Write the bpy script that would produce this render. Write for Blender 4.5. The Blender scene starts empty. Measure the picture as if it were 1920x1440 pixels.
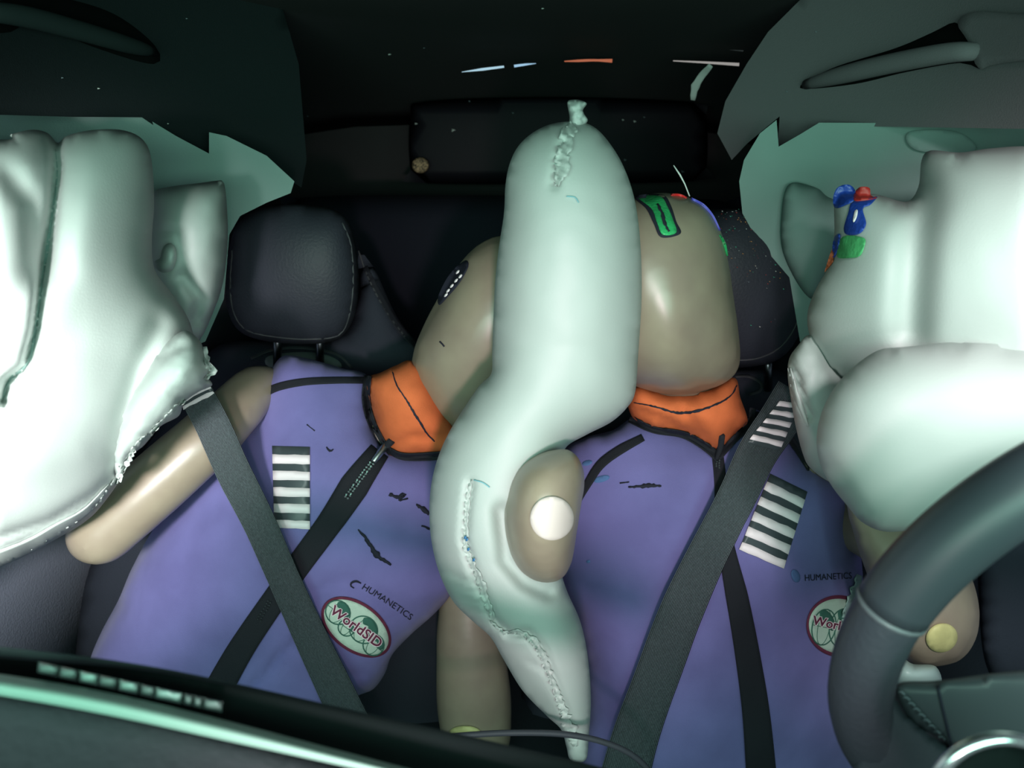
import bpy, bmesh, math, random
import numpy as np
from mathutils import Vector, Matrix, noise
from mathutils.geometry import delaunay_2d_cdt
from mathutils.bvhtree import BVHTree
random.seed(7)
S = bpy.context.scene
COL = S.collection
# ------------------------------------------------------------------ camera
F = 1250.0; PITCH = math.radians(18); CAM = Vector((0, 0, 1.2))
cp, sp = math.cos(PITCH), math.sin(PITCH)
cd = bpy.data.cameras.new('camera'); cam = bpy.data.objects.new('camera', cd); COL.objects.link(cam)
cam.location = CAM; cam.rotation_euler = (math.radians(90) - PITCH, 0, 0)
cd.sensor_width = 36; cd.lens = 36 * F / 1920; cd.clip_start = 0.02
cd.dof.use_dof = True; cd.dof.focus_distance = 0.82; cd.dof.aperture_fstop = 6.0
S.camera = cam
# ------------------------------------------------------------------ world and lamps
W = bpy.data.worlds.new('world'); S.world = W; W.use_nodes = True
W.node_tree.nodes['Background'].inputs[0].default_value = (0.30, 0.37, 0.39, 1)
W.node_tree.nodes['Background'].inputs[1].default_value = 0.62
S.view_settings.view_transform = 'Standard'; S.view_settings.look = 'None'
S.view_settings.gamma = 1; S.view_settings.use_curve_mapping = False
S.view_settings.exposure = 0.0
def aim(o, tgt):
    o.rotation_euler = (Vector(tgt) - o.location).to_track_quat('-Z', 'Y').to_euler()
def spot(loc, tgt, power, color, angle, blend, size):
    l = bpy.data.lights.new('lamp', 'SPOT'); l.energy = power; l.color = color
    l.spot_size = math.radians(angle); l.spot_blend = blend; l.shadow_soft_size = size
    o = bpy.data.objects.new('lamp', l); COL.objects.link(o); o.location = loc; aim(o, tgt); return o
def area(loc, tgt, power, color, sx, sy, spread=180):
    l = bpy.data.lights.new('fill_light', 'AREA'); l.energy = power; l.color = color
    l.shape = 'RECTANGLE'; l.size = sx; l.size_y = sy; l.spread = math.radians(spread)
    o = bpy.data.objects.new('fill_light', l); COL.objects.link(o); o.location = loc; aim(o, tgt); return o
PINK = (1.0, 0.70, 0.80); SIDE = (0.97, 0.91, 0.92); MINT = (0.50, 0.95, 0.76)
spot((0.02, -0.16, 1.05), (0.02, 0.74, 0.865), 21.0, PINK, 56, 0.9, 0.03)      # on-board lamp over the centre
spot((-0.26, -0.06, 1.13), (-0.61, 0.62, 0.96), 78.0, SIDE, 56, 0.9, 0.04)    # toward the left curtain
spot((0.22, -0.06, 1.38), (0.65, 0.62, 0.93), 44.0, SIDE, 56, 0.9, 0.04)      # toward the right curtain
area((0.0, -0.25, 1.16), (0, 0.9, 0.95), 5.0, MINT, 1.1, 0.25, 120)           # added mint fill at the windscreen, no real source there

# ------------------------------------------------------------------ helpers
def P(px, py, d):
    u = (px - 960) / F; v = (720 - py) / F
    t = d / (cp + v * sp)
    return Vector((CAM.x + t * u, d, CAM.z + t * (-sp + v * cp)))
def proj(p):
    q = p - CAM; z = q.y * cp - q.z * sp
    return 960 + F * q.x / z, 720 - F * (q.y * sp + q.z * cp) / z
def pm(px, py, d):                       # metres per pixel there
    v = (720 - py) / F; return d / (cp + v * sp) / F
def c(r, g, b):
    f = lambda x: (x / 255 / 12.92) if x <= 10.31 else ((x / 255 + 0.055) / 1.055) ** 2.4
    return (f(r), f(g), f(b), 1)
MATS = {}
def mat(name, col, rough=0.6, spec=0.3, bump=0.0, bscale=200, vary=0.0, vscale=8, col2=None, metal=0, sheen=0, emit=None, weave=False, trans=0, coat=0):
    if name in MATS: return MATS[name]
    m = bpy.data.materials.new(name); m.use_nodes = True; nt = m.node_tree; b = nt.nodes['Principled BSDF']
    b.inputs['Base Color'].default_value = col; b.inputs['Roughness'].default_value = rough
    b.inputs['Specular IOR Level'].default_value = spec; b.inputs['Metallic'].default_value = metal
    b.inputs['Sheen Weight'].default_value = sheen; b.inputs['Transmission Weight'].default_value = trans
    b.inputs['Coat Weight'].default_value = coat; b.inputs['Coat Roughness'].default_value = 0.15
    tc = nt.nodes.new('ShaderNodeTexCoord')
    if vary:
        n = nt.nodes.new('ShaderNodeTexNoise'); n.inputs['Scale'].default_value = vscale; n.inputs['Detail'].default_value = 6
        nt.links.new(tc.outputs['Object'], n.inputs['Vector'])
        r = nt.nodes.new('ShaderNodeValToRGB'); r.color_ramp.elements[0].position = 0.35; r.color_ramp.elements[1].position = 0.68
        c2 = col2 or tuple(x * (1 - vary) for x in col[:3]) + (1,)
        r.color_ramp.elements[0].color = c2; r.color_ramp.elements[1].color = col
        nt.links.new(n.outputs[0], r.inputs[0]); nt.links.new(r.outputs[0], b.inputs['Base Color'])
    if bump:
        if weave:
            n = nt.nodes.new('ShaderNodeTexWave'); n.inputs['Scale'].default_value = bscale; n.inputs['Distortion'].default_value = 0.6
            nt.links.new(tc.outputs['UV'], n.inputs['Vector']); out = n.outputs[1]
        else:
            n = nt.nodes.new('ShaderNodeTexNoise'); n.inputs['Scale'].default_value = bscale; n.inputs['Detail'].default_value = 3
            nt.links.new(tc.outputs['Object'], n.inputs['Vector']); out = n.outputs[0]
        bp = nt.nodes.new('ShaderNodeBump'); bp.inputs['Strength'].default_value = bump; bp.inputs['Distance'].default_value = 0.002
        nt.links.new(out, bp.inputs['Height']); nt.links.new(bp.outputs[0], b.inputs['Normal'])
    if emit:
        b.inputs['Emission Color'].default_value = emit[0]; b.inputs['Emission Strength'].default_value = emit[1]
    MATS[name] = m; return m
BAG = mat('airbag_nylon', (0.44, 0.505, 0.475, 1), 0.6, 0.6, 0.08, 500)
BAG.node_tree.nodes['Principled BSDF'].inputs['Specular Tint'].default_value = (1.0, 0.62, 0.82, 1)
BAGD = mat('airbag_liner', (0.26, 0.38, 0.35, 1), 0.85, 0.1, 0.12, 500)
SKIN = mat('dummy_vinyl', (0.31, 0.27, 0.195, 1), 0.36, 0.6, 0.05, 60, 0.18, 14, (0.25, 0.205, 0.155, 1))
SUIT = mat('neoprene_lilac', (0.21, 0.20, 0.48, 1), 0.85, 0.15, 0.25, 900, 0.25, 9, (0.16, 0.15, 0.37, 1), sheen=0.1)
TRIM = mat('black_binding', (0.018, 0.020, 0.026, 1), 0.8, 0.2, 0.3, 700)
ORNG = mat('orange_neoprene', (0.85, 0.20, 0.07, 1), 0.85, 0.15, 0.25, 900, 0.2, 20)
BELT = mat('belt_webbing', (0.14, 0.175, 0.19, 1), 0.5, 0.4, 1.0, 9, 0.35, 420, weave=True)
WHITE = mat('white_tape', (1.0, 0.90, 0.93, 1), 0.5, 0.3)
DARKT = mat('dark_tape', (0.055, 0.072, 0.080, 1), 0.4, 0.5)
SEAT = mat('seat_leather', (0.030, 0.034, 0.046, 1), 0.55, 0.35, 0.3, 260)
SEATF = mat('seat_fabric', (0.034, 0.040, 0.055, 1), 0.8, 0.2, 0.4, 500)
PIPE = mat('seam_thread', (0.055, 0.06, 0.065, 1), 0.6, 0.3)
LINER = mat('headliner_cloth', (0.19, 0.185, 0.195, 1), 0.9, 0.1, 0.2, 600)
BLACKF = mat('dark_cloth', (0.060, 0.062, 0.062, 1), 0.9, 0.1)
GLASS = mat('dark_glass', (0.012, 0.012, 0.016, 1), 0.5, 0.1)
DASH = mat('dash_plastic', (0.062, 0.060, 0.072, 1), 0.6, 0.3, 0.3, 150)
DASHB = mat('dash_black', (0.005, 0.008, 0.008, 1), 0.9, 0.05)
WHEEL = mat('wheel_leather', (0.034, 0.042, 0.052, 1), 0.45, 0.4, 0.25, 220)
WHEELS = mat('wheel_smooth', (0.032, 0.042, 0.050, 1), 0.42, 0.4)
CHROME = mat('chrome', (0.75, 0.85, 0.82, 1), 0.18, 0.5, metal=1)
STEEL = mat('zip_metal', (0.5, 0.6, 0.58, 1), 0.3, 0.5, metal=1)
YEL = mat('yellow_disc', (0.62, 0.60, 0.26, 1), 0.5, 0.3, vary=0.2, vscale=60)
DISC = mat('white_disc', (0.66, 0.58, 0.54, 1), 0.6, 0.3)
GREEN = mat('green_paint', (0.04, 0.50, 0.16, 1), 0.35, 0.5, 0.4, 300, 0.35, 40)
BLUE = mat('blue_paint', (0.02, 0.07, 0.42, 1), 0.4, 0.5, 0.3, 300, 0.3, 50)
RED = mat('red_paint', (0.42, 0.03, 0.025, 1), 0.5, 0.4)
INK = mat('dark_ink', (0.020, 0.022, 0.035, 1), 0.7, 0.2)
PATCH = mat('patch_cloth', (0.55, 0.72, 0.60, 1), 0.8, 0.2, 0.3, 500)
PGRN = mat('patch_green', (0.05, 0.16, 0.12, 1), 0.8, 0.2)
PRED = mat('patch_maroon', (0.16, 0.035, 0.07, 1), 0.8, 0.2)

def thing(name, label, cat, loc, group=None):
    o = bpy.data.objects.new(name, None); COL.objects.link(o); o.location = loc; o.empty_display_size = 0.05
    o['label'] = label; o['category'] = cat
    if group: o['group'] = group
    return o
def tag(o, label, cat, group=None):
    o['label'] = label; o['category'] = cat
    if group: o['group'] = group
    return o
def world_loc(o):
    p = Vector((0, 0, 0))
    while o: p += o.location; o = o.parent if not o.get('_mesh') else None
    return p
def mk(name, verts, faces, m, parent=None, smooth=True, fmat=None, uv=None, struct=False):
    me = bpy.data.meshes.new(name)
    root = parent
    while root is not None and root.parent is not None: root = root.parent
    if parent is None:
        org = sum((Vector(v) for v in verts), Vector()) / len(verts); zz = min(v[2] for v in verts)
        org = Vector((org.x, org.y, zz))
    else: org = root.location.copy()
    me.from_pydata([tuple(Vector(v) - org) for v in verts], [], faces)
    for mm in (m if isinstance(m, (list, tuple)) else [m]): me.materials.append(mm)
    bm = bmesh.new(); bm.from_mesh(me)
    if fmat is not None:
        bm.faces.ensure_lookup_table()
        for f, k in zip(bm.faces, fmat): f.material_index = k
    bmesh.ops.recalc_face_normals(bm, faces=bm.faces)
    if uv is not None:
        L = bm.loops.layers.uv.new('uv')
        for f in bm.faces:
            for l in f.loops: l[L].uv = uv[l.vert.index]
    bm.to_mesh(me); bm.free()
    if smooth: me.polygons.foreach_set('use_smooth', [True] * len(me.polygons))
    me.update()
    o = bpy.data.objects.new(name, me); COL.objects.link(o)
    if parent is None: o.location = org
    else: o.parent = parent
    if struct: o['kind'] = 'structure'
    return o
def absloc(o):
    p = Vector((0, 0, 0))
    while o is not None: p += o.location; o = o.parent
    return p
class Tgt:
    def __init__(s, *objs):
        V = []; Fc = []
        for o in objs:
            b = len(V); l = absloc(o)
            V += [v.co + l for v in o.data.vertices]; Fc += [[b + i for i in p.vertices] for p in o.data.polygons]
        s.t = BVHTree.FromPolygons(V, Fc)
    def d(s, px, py):
        dr = (P(px, py, 1.0) - CAM).normalized()
        h = s.t.ray_cast(CAM, dr)
        return h[0].y if h[0] else None
def smooth_closed(pts, step=8):
    n = len(pts); out = []
    for i in range(n):
        p0, p1, p2, p3 = [np.array(pts[(i + k) % n], float) for k in (-1, 0, 1, 2)]
        L = np.linalg.norm(p2 - p1); k = max(1, int(round(L / step)))
        for j in range(k):
            t = j / k
            out.append(0.5 * ((2 * p1) + (-p0 + p2) * t + (2 * p0 - 5 * p1 + 4 * p2 - p3) * t * t + (-p0 + 3 * p1 - 3 * p2 + p3) * t ** 3))
    return np.array(out)
def lin_closed(pts, step=8):
    n = len(pts); out = []
    for i in range(n):
        a = np.array(pts[i], float); b = np.array(pts[(i + 1) % n], float)
        k = max(1, int(round(np.linalg.norm(b - a) / step)))
        for j in range(k): out.append(a + (b - a) * j / k)
    return np.array(out)
def smooth_open(pts, step=8):
    pts = [np.array(p, float) for p in pts]
    q = [2 * pts[0] - pts[1]] + pts + [2 * pts[-1] - pts[-2]]; out = []
    for i in range(1, len(q) - 2):
        p0, p1, p2, p3 = q[i - 1:i + 3]; k = max(1, int(round(np.linalg.norm((p2 - p1)[:2]) / step)))
        for j in range(k):
            t = j / k
            out.append(0.5 * ((2 * p1) + (-p0 + p2) * t + (2 * p0 - 5 * p1 + 4 * p2 - p3) * t * t + (-p0 + 3 * p1 - 3 * p2 + p3) * t ** 3))
    out.append(q[-2]); return np.array(out)
def inside(poly, X, Y):
    r = np.zeros(len(X), bool); n = len(poly)
    for i in range(n):
        x1, y1 = poly[i]; x2, y2 = poly[(i + 1) % n]
        if y1 == y2: continue
        m = ((y1 > Y) != (y2 > Y)); r ^= m & (X < (x2 - x1) * (Y - y1) / (y2 - y1) + x1)
    return r
def bdist(poly, X, Y):
    D = np.full(len(X), 1e9)
    for i in range(len(poly)):
        a = poly[i]; b = poly[(i + 1) % len(poly)]; ab = b - a; L = ab @ ab + 1e-9
        t = np.clip(((X - a[0]) * ab[0] + (Y - a[1]) * ab[1]) / L, 0, 1)
        D = np.minimum(D, np.hypot(X - a[0] - t * ab[0], Y - a[1] - t * ab[1]))
    return D
def ldist(line, X, Y):
    D = np.full(len(X), 1e9)
    for a, b in zip(line[:-1], line[1:]):
        a = np.array(a[:2], float); b = np.array(b[:2], float); ab = b - a
        t = np.clip(((X - a[0]) * ab[0] + (Y - a[1]) * ab[1]) / (ab @ ab + 1e-9), 0, 1)
        D = np.minimum(D, np.hypot(X - a[0] - t * ab[0], Y - a[1] - t * ab[1]))
    return D
def tri(poly, step):
    lo = poly.min(0); hi = poly.max(0); pts = []
    ys = np.arange(lo[1] + step / 2, hi[1], step * 0.866)
    for k, y in enumerate(ys):
        for x in np.arange(lo[0] + (step / 2 if k % 2 else 0), hi[0], step): pts.append((x, y))
    pts = np.array(pts) if pts else np.zeros((0, 2))
    if len(pts):
        m = inside(poly, pts[:, 0], pts[:, 1]); pts = pts[m]
    if len(pts):
        pts = pts[bdist(poly, pts[:, 0], pts[:, 1]) > step * 0.45]
    allp = np.vstack([poly, pts]) if len(pts) else poly
    r = delaunay_2d_cdt([Vector(p) for p in allp], [], [list(range(len(poly)))], 1, 1e-6)
    V = np.array([tuple(v) for v in r[0]]); T = [tuple(f) for f in r[2]]
    cnt = {}
    for f in T:
        for a, b in zip(f, f[1:] + f[:1]): cnt[(a, b)] = 1
    be = [(a, b) for (a, b) in cnt if (b, a) not in cnt]
    return V, T, be
def poisson(V, T, be, iters=None):
    E = set()
    for f in T:
        for a, b in zip(f, f[1:] + f[:1]): E.add((min(a, b), max(a, b)))
    E = np.array(list(E)); n = len(V); deg = np.bincount(E.ravel(), minlength=n).astype(float)
    isb = np.zeros(n, bool)
    for a, b in be: isb[a] = isb[b] = True
    u = np.zeros(n); w = (~isb).astype(float)
    up = u.copy(); om = 2 / (1 + math.sin(math.pi / 70))
    for k in range(iters or 900):
        s = np.bincount(E[:, 0], u[E[:, 1]], n) + np.bincount(E[:, 1], u[E[:, 0]], n)
        g = w * (s / np.maximum(deg, 1) + 1.0); un = (om if k else 1.0) * (g - up) + up; up, u = u, un
    u = np.maximum(u, 0)
    return u / u.max(), isb
def fbm(x, y, seed=0):
    return noise.noise(Vector((x, y, seed))) + 0.5 * noise.noise(Vector((2.1 * x, 2.1 * y, seed + 5)))
def inflated(outline, depth, front, back, step=14, exp=0.5, creases=(), wr=0.0, wsc=60, smooth=True, extra=None, iters=None):
    poly = smooth_closed(outline, step * 0.6) if smooth else lin_closed(outline, step * 0.6)
    V, T, be = tri(poly, step); u, isb = poisson(V, T, be, iters)
    h = np.maximum(u, 0) ** exp; n = len(V)
    off = np.zeros(n)
    for line, w, dep in creases:
        off += dep * np.exp(-(ldist(line, V[:, 0], V[:, 1]) / w) ** 2) * np.minimum(1, h * 1.5)
    D0 = np.array([depth(x, y) if callable(depth) else depth for x, y in V])
    if wr: off += np.array([wr * fbm(x / wsc, y / wsc) for x, y in V]) * np.minimum(1, h * 2)
    if extra: off += np.array([extra(x, y) for x, y in V]) * np.minimum(1, h * 2)
    fr = D0 - front * h + off; bk = D0 + back * h
    verts = [P(V[i, 0], V[i, 1], fr[i]) for i in range(n)]; idx = {}
    for i in range(n):
        if not isb[i]: idx[i] = len(verts); verts.append(P(V[i, 0], V[i, 1], bk[i]))
        else: idx[i] = i
    faces = [f for f in T] + [tuple(idx[i] for i in reversed(f)) for f in T if not all(isb[i] for i in f)]
    return verts, faces
def sheet(name, outline, depth, th, m, parent=None, step=22, struct=False, wr=0.0, wsc=90):
    poly = lin_closed(outline, step * 0.7); V, T, be = tri(poly, step); n = len(V)
    D = [depth(x, y) + (wr * fbm(x / wsc, y / wsc) if wr else 0) for x, y in V]
    verts = [P(V[i, 0], V[i, 1], D[i]) for i in range(n)] + [P(V[i, 0], V[i, 1], D[i] + th) for i in range(n)]
    faces = list(T) + [tuple(n + i for i in reversed(f)) for f in T] + [(b, a, a + n, b + n) for a, b in be]
    o = mk(name, verts, faces, m, parent)
    e = o.modifiers.new('e', 'EDGE_SPLIT'); e.split_angle = math.radians(50)
    if struct: o['kind'] = 'structure'
    return o
def bag(name, outline, depth, front, back, m, parent=None, **k):
    v, f = inflated(outline, depth, front, back, **k); return mk(name, v, f, m, parent)
def decal(name, outline, tgt, m, parent, off=0.0015, step=9, smooth=True, thick=0.001, bump=0.0):
    poly = smooth_closed(outline, step * 0.7) if smooth else lin_closed(outline, step * 0.7)
    V, T, be = tri(poly, step)
    D = [tgt.d(x, y) for x, y in V]; ok = [i for i, d in enumerate(D) if d]
    for i, d in enumerate(D):
        if not d:
            j = min(ok, key=lambda q: (V[q, 0] - V[i, 0]) ** 2 + (V[q, 1] - V[i, 1]) ** 2); D[i] = D[j]
    D = np.array(D); n = len(V)
    if bump:
        u, _ = poisson(V, T, be, 200); D = D - bump * np.sqrt(u)
    verts = [P(V[i, 0], V[i, 1], D[i] - off) for i in range(n)] + [P(V[i, 0], V[i, 1], D[i] - off + thick + (bump if bump else 0)) for i in range(n)]
    faces = list(T) + [tuple(n + i for i in reversed(f)) for f in T] + [(b, a, a + n, b + n) for a, b in be]
    return mk(name, verts, faces, m, parent)
def ribbon(name, line, width, tgt, m, parent, off=0.002, step=9, nx=4, taut=0, thick=0.0012, depths=None, ruffle=0.0, jag=0.0):
    L = smooth_open(line, step); n = len(L)
    wd = np.array([width] * n) if not hasattr(width, '__len__') else np.interp(np.linspace(0, 1, n), np.linspace(0, 1, len(width)), width)
    tg = np.gradient(L[:, :2], axis=0); tg /= np.linalg.norm(tg, axis=1)[:, None] + 1e-9; nr = np.stack([-tg[:, 1], tg[:, 0]], 1)
    pts = np.zeros((n, nx + 1, 2)); D = np.full((n, nx + 1), np.nan)
    for i in range(n):
        for j in range(nx + 1):
            s = (j / nx - 0.5) * wd[i] * (1 + (jag * random.uniform(-1, 1) if j in (0, nx) else 0))
            pts[i, j] = L[i, :2] + nr[i] * s
            if depths is None:
                d = tgt.d(*pts[i, j])
                if d: D[i, j] = d
            else: D[i, j] = np.interp(i / (n - 1), np.linspace(0, 1, len(depths)), depths)
    if np.isnan(D).all(): D[:] = 0.85
    if np.isnan(D).any():
        rowm = np.array([np.nan if np.isnan(r).all() else np.nanmin(r) for r in D]); k = np.arange(n); g = ~np.isnan(rowm)
        rowm = np.interp(k, k[g], rowm[g])
        for i in range(n): D[i][np.isnan(D[i])] = rowm[i]
    if taut:
        r = D.min(1); w = taut
        r2 = np.array([r[max(0, i - w):i + w + 1].min() for i in range(n)])
        r2 = np.convolve(np.pad(r2, w, 'edge'), np.ones(2 * w + 1) / (2 * w + 1), 'valid'); D = np.minimum(r2[:, None] + 0 * D, D)
    verts = []; uv = []
    for lay in (0, 1):
        for i in range(n):
            for j in range(nx + 1):
                rf = ruffle * math.sin(i * 1.9 + j * 0.9) * (j / nx)
                verts.append(P(pts[i, j, 0], pts[i, j, 1], D[i, j] - off - rf + lay * thick)); uv.append((j / nx, i * 0.1))
    m1 = nx + 1; faces = []
    for i in range(n - 1):
        for j in range(nx):
            a = i * m1 + j; q = (a, a + 1, a + m1 + 1, a + m1); faces.append(q)
            faces.append(tuple(n * m1 + k for k in reversed(q)))
        for j in (0, nx):
            a = i * m1 + j; faces.append((a, a + m1, a + m1 + n * m1, a + n * m1))
    for i in (0, n - 1):
        for j in range(nx):
            a = i * m1 + j; faces.append((a, a + 1, a + 1 + n * m1, a + n * m1))
    return mk(name, verts, faces, m, parent, uv=uv)
def tube_w(pts, rad, seg=12, closed=False):
    pts = [Vector(p) for p in pts]; n = len(pts); verts = []; faces = []
    prev = None
    for i, p in enumerate(pts):
        t = (pts[(i + 1) % n] - pts[i - 1]) if closed else (pts[min(i + 1, n - 1)] - pts[max(i - 1, 0)])
        t.normalize()
        a = (prev - t * prev.dot(t)) if prev is not None else t.cross(Vector((0.13, 0.31, 0.94)))
        a.normalize(); prev = a; b = t.cross(a); r = rad[i] if hasattr(rad, '__len__') else rad
        for k in range(seg):
            th = 2 * math.pi * k / seg; verts.append(p + (a * math.cos(th) + b * math.sin(th)) * r)
    for i in range(n if closed else n - 1):
        for k in range(seg):
            j = (i + 1) % n; faces.append((i * seg + k, i * seg + (k + 1) % seg, j * seg + (k + 1) % seg, j * seg + k))
    if not closed:
        faces.append(tuple(range(seg))); faces.append(tuple((n - 1) * seg + k for k in reversed(range(seg))))
    return verts, faces
def capsule(pxs, seg=20):              # (px, py, depth, radius px) chain with round ends
    L = smooth_open([(a, b, d * 1000, r) for a, b, d, r in pxs], 14)
    pts = [P(a, b, d / 1000) for a, b, d, r in L]; rad = [r * pm(a, b, d / 1000) for a, b, d, r in L]
    def cap(p, t, r): return [(p + t * r * math.sin(a), r * math.cos(a)) for a in [math.radians(x) for x in (20, 40, 60, 75, 86)]]
    s = cap(pts[0], (pts[0] - pts[1]).normalized(), rad[0])[::-1]; e = cap(pts[-1], (pts[-1] - pts[-2]).normalized(), rad[-1])
    pp = [x[0] for x in s] + pts + [x[0] for x in e]; rr = [x[1] for x in s] + rad + [x[1] for x in e]
    return tube_w(pp, rr, seg)
def merged(name, shells, m, parent, voxel=0.0055, smooth_it=6):
    V = []; Fc = []
    for v, f in shells:
        b = len(V); V += [Vector(x) for x in v]; Fc += [tuple(b + i for i in q) for q in f]
    o = mk(name, V, Fc, m, parent)
    r = o.modifiers.new('r', 'REMESH'); r.mode = 'VOXEL'; r.voxel_size = voxel; r.use_smooth_shade = True
    s = o.modifiers.new('s', 'SMOOTH'); s.iterations = smooth_it; s.factor = 0.5
    dg = bpy.context.evaluated_depsgraph_get(); dg.update()
    me = bpy.data.meshes.new_from_object(o.evaluated_get(dg)); o.modifiers.clear(); o.data = me
    me.polygons.foreach_set('use_smooth', [True] * len(me.polygons)); return o
def textmesh(body, size, bold=0.0):
    cu = bpy.data.curves.new('t', 'FONT'); cu.body = body; cu.size = size; cu.resolution_u = 3; cu.offset = bold; cu.align_x = 'CENTER'; cu.align_y = 'CENTER'
    o = bpy.data.objects.new('t', cu); COL.objects.link(o); dg = bpy.context.evaluated_depsgraph_get(); dg.update()
    me = bpy.data.meshes.new_from_object(o.evaluated_get(dg)); V = [(v.co.x, v.co.y) for v in me.vertices]; Fc = [tuple(p.vertices) for p in me.polygons]
    bpy.data.objects.remove(o); return V, Fc
def lettering(name, body, size, cx, cy, ang, tgt, m, parent, off=0.002, sx=1.0, bend=0.0, shear=0.0, bold=0.0):
    V, Fc = textmesh(body, size, bold); ca, sa = math.cos(math.radians(ang)), math.sin(math.radians(ang)); out = []
    last = None; ps = []
    for x, y in V:
        x *= sx; y = y + bend * x * x; x += shear * y
        px, py = cx + x * ca + y * sa, cy + x * sa - y * ca
        ps.append((px, py, tgt.d(px, py)))
    known = [d for _, _, d in ps if d]; dm = sum(known) / len(known)
    n = len(ps)
    verts = [P(a, b, (d or dm) - off) for a, b, d in ps] + [P(a, b, (d or dm) - off + 0.0008) for a, b, d in ps]
    cnt = {}
    for f in Fc:
        for a, b in zip(f, f[1:] + f[:1]): cnt[(a, b)] = 1
    faces = list(Fc) + [tuple(n + i for i in reversed(f)) for f in Fc] + [(b, a, a + n, b + n) for a, b in cnt if (b, a) not in cnt]
    return mk(name, verts, faces, m, parent, smooth=False)
def ell(cx, cy, a, b, ang=0, n=20):
    ca, sa = math.cos(math.radians(ang)), math.sin(math.radians(ang))
    return [(cx + a * math.cos(t) * ca - b * math.sin(t) * sa, cy + a * math.cos(t) * sa + b * math.sin(t) * ca) for t in [2 * math.pi * k / n for k in range(n)]]
def boxm(lo, hi):
    x0, y0, z0 = lo; x1, y1, z1 = hi
    v = [(x0, y0, z0), (x1, y0, z0), (x1, y1, z0), (x0, y1, z0), (x0, y0, z1), (x1, y0, z1), (x1, y1, z1), (x0, y1, z1)]
    return v, [(0, 1, 2, 3), (7, 6, 5, 4), (0, 4, 5, 1), (1, 5, 6, 2), (2, 6, 7, 3), (3, 7, 4, 0)]

# ------------------------------------------------------------------ car shell (structure)
def section_shell(name, prof, y0, y1, th, m, ny=10):
    V = []; Fc = []; n = len(prof)
    for lay in (0, 1):
        for i in range(ny + 1):
            y = y0 + (y1 - y0) * i / ny
            for x, z in prof: V.append((x * (1 + 0.02 * lay), y, z + th * lay + (-0.10 * ((y - 1.2) / 1.0) ** 2 if y > 1.2 else 0)))
    N = n * (ny + 1)
    for i in range(ny):
        for j in range(n - 1):
            a = i * n + j; q = (a, a + 1, a + n + 1, a + n); Fc.append(q); Fc.append(tuple(N + k for k in reversed(q)))
    for i in range(ny):
        for j in (0, n - 1):
            a = i * n + j; Fc.append((a, a + n, a + n + N, a + N))
    for i in (0, ny):
        for j in range(n - 1):
            a = i * n + j; Fc.append((a, a + 1, a + 1 + N, a + N))
    return mk(name, V, Fc, m, None, struct=True)
rp = [(-0.88, 1.28), (-0.82, 1.36), (-0.68, 1.41), (-0.5, 1.435), (0, 1.45), (0.5, 1.435), (0.68, 1.41), (0.82, 1.36), (0.88, 1.28)]
section_shell('ceiling', rp, 0.25, 2.3, 0.03, BLACKF)
for s, nm in ((-1, 'left'), (1, 'right')):
    pr = [(0.88, 1.28), (0.87, 1.10), (0.86, 0.86), (0.88, 0.70), (0.88, 0.20)]
    V = []; Fc = []; n = len(pr)
    for lay in (0, 1):
        for y in np.linspace(0.25, 2.3, 12):
            for x, z in pr: V.append((s * (x + 0.03 * lay), y, z))
    N = n * 12
    for i in range(11):
        for j in range(n - 1):
            a = i * n + j; q = (a, a + 1, a + n + 1, a + n); Fc += [q, tuple(N + k for k in reversed(q))]
        for j in (0, n - 1):
            a = i * n + j; Fc.append((a, a + n, a + n + N, a + N))
    for i in (0, 11):
        for j in range(n - 1):
            a = i * n + j; Fc.append((a, a + 1, a + 1 + N, a + N))
    mk('wall_' + nm, V, Fc, mat('door_trim', (0.36, 0.40, 0.50, 1), 0.8, 0.2, 0.3, 300), None, struct=True)
v, f = boxm((-0.9, -0.1, 0.17), (0.9, 2.35, 0.20)); mk('floor', v, f, mat('carpet', (0.02, 0.024, 0.03, 1), 0.95, 0.1, 0.5, 600), None, False, struct=True)
v, f = boxm((-0.9, 2.26, 0.2), (0.9, 2.30, 1.45)); mk('wall_back', v, f, BLACKF, None, False, struct=True)
# rear window and its surround
o = bag('window_1', [(770, 215), (800, 190), (1050, 182), (1300, 192), (1324, 215), (1324, 315), (1300, 340), (800, 344), (770, 318)], 1.95, 0.006, 0.006, GLASS, exp=0.2, step=24); o['kind'] = 'structure'
# side headliner panels (torn lower edges as in the photo)
def sidep(name, outline, depth, m): return sheet(name, outline, depth, 0.012, m, None, struct=True)
dl = lambda x, y: 0.66 + 0.55 * max(0, (x + 100) / 650) - 0.05 * (y / 300)
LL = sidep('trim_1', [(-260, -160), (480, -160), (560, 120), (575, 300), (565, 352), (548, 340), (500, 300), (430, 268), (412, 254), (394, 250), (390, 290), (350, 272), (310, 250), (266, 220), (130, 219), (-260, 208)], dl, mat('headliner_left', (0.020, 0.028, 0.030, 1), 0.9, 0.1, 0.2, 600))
dr = lambda x, y: 0.66 + 0.55 * max(0, (2020 - x) / 650) - 0.05 * (y / 300)
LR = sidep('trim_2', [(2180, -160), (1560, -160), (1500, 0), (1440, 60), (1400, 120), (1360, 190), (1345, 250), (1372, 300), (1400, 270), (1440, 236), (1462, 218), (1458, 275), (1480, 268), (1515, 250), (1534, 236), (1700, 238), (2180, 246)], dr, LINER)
TL = Tgt(LL); TR = Tgt(LR)
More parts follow.
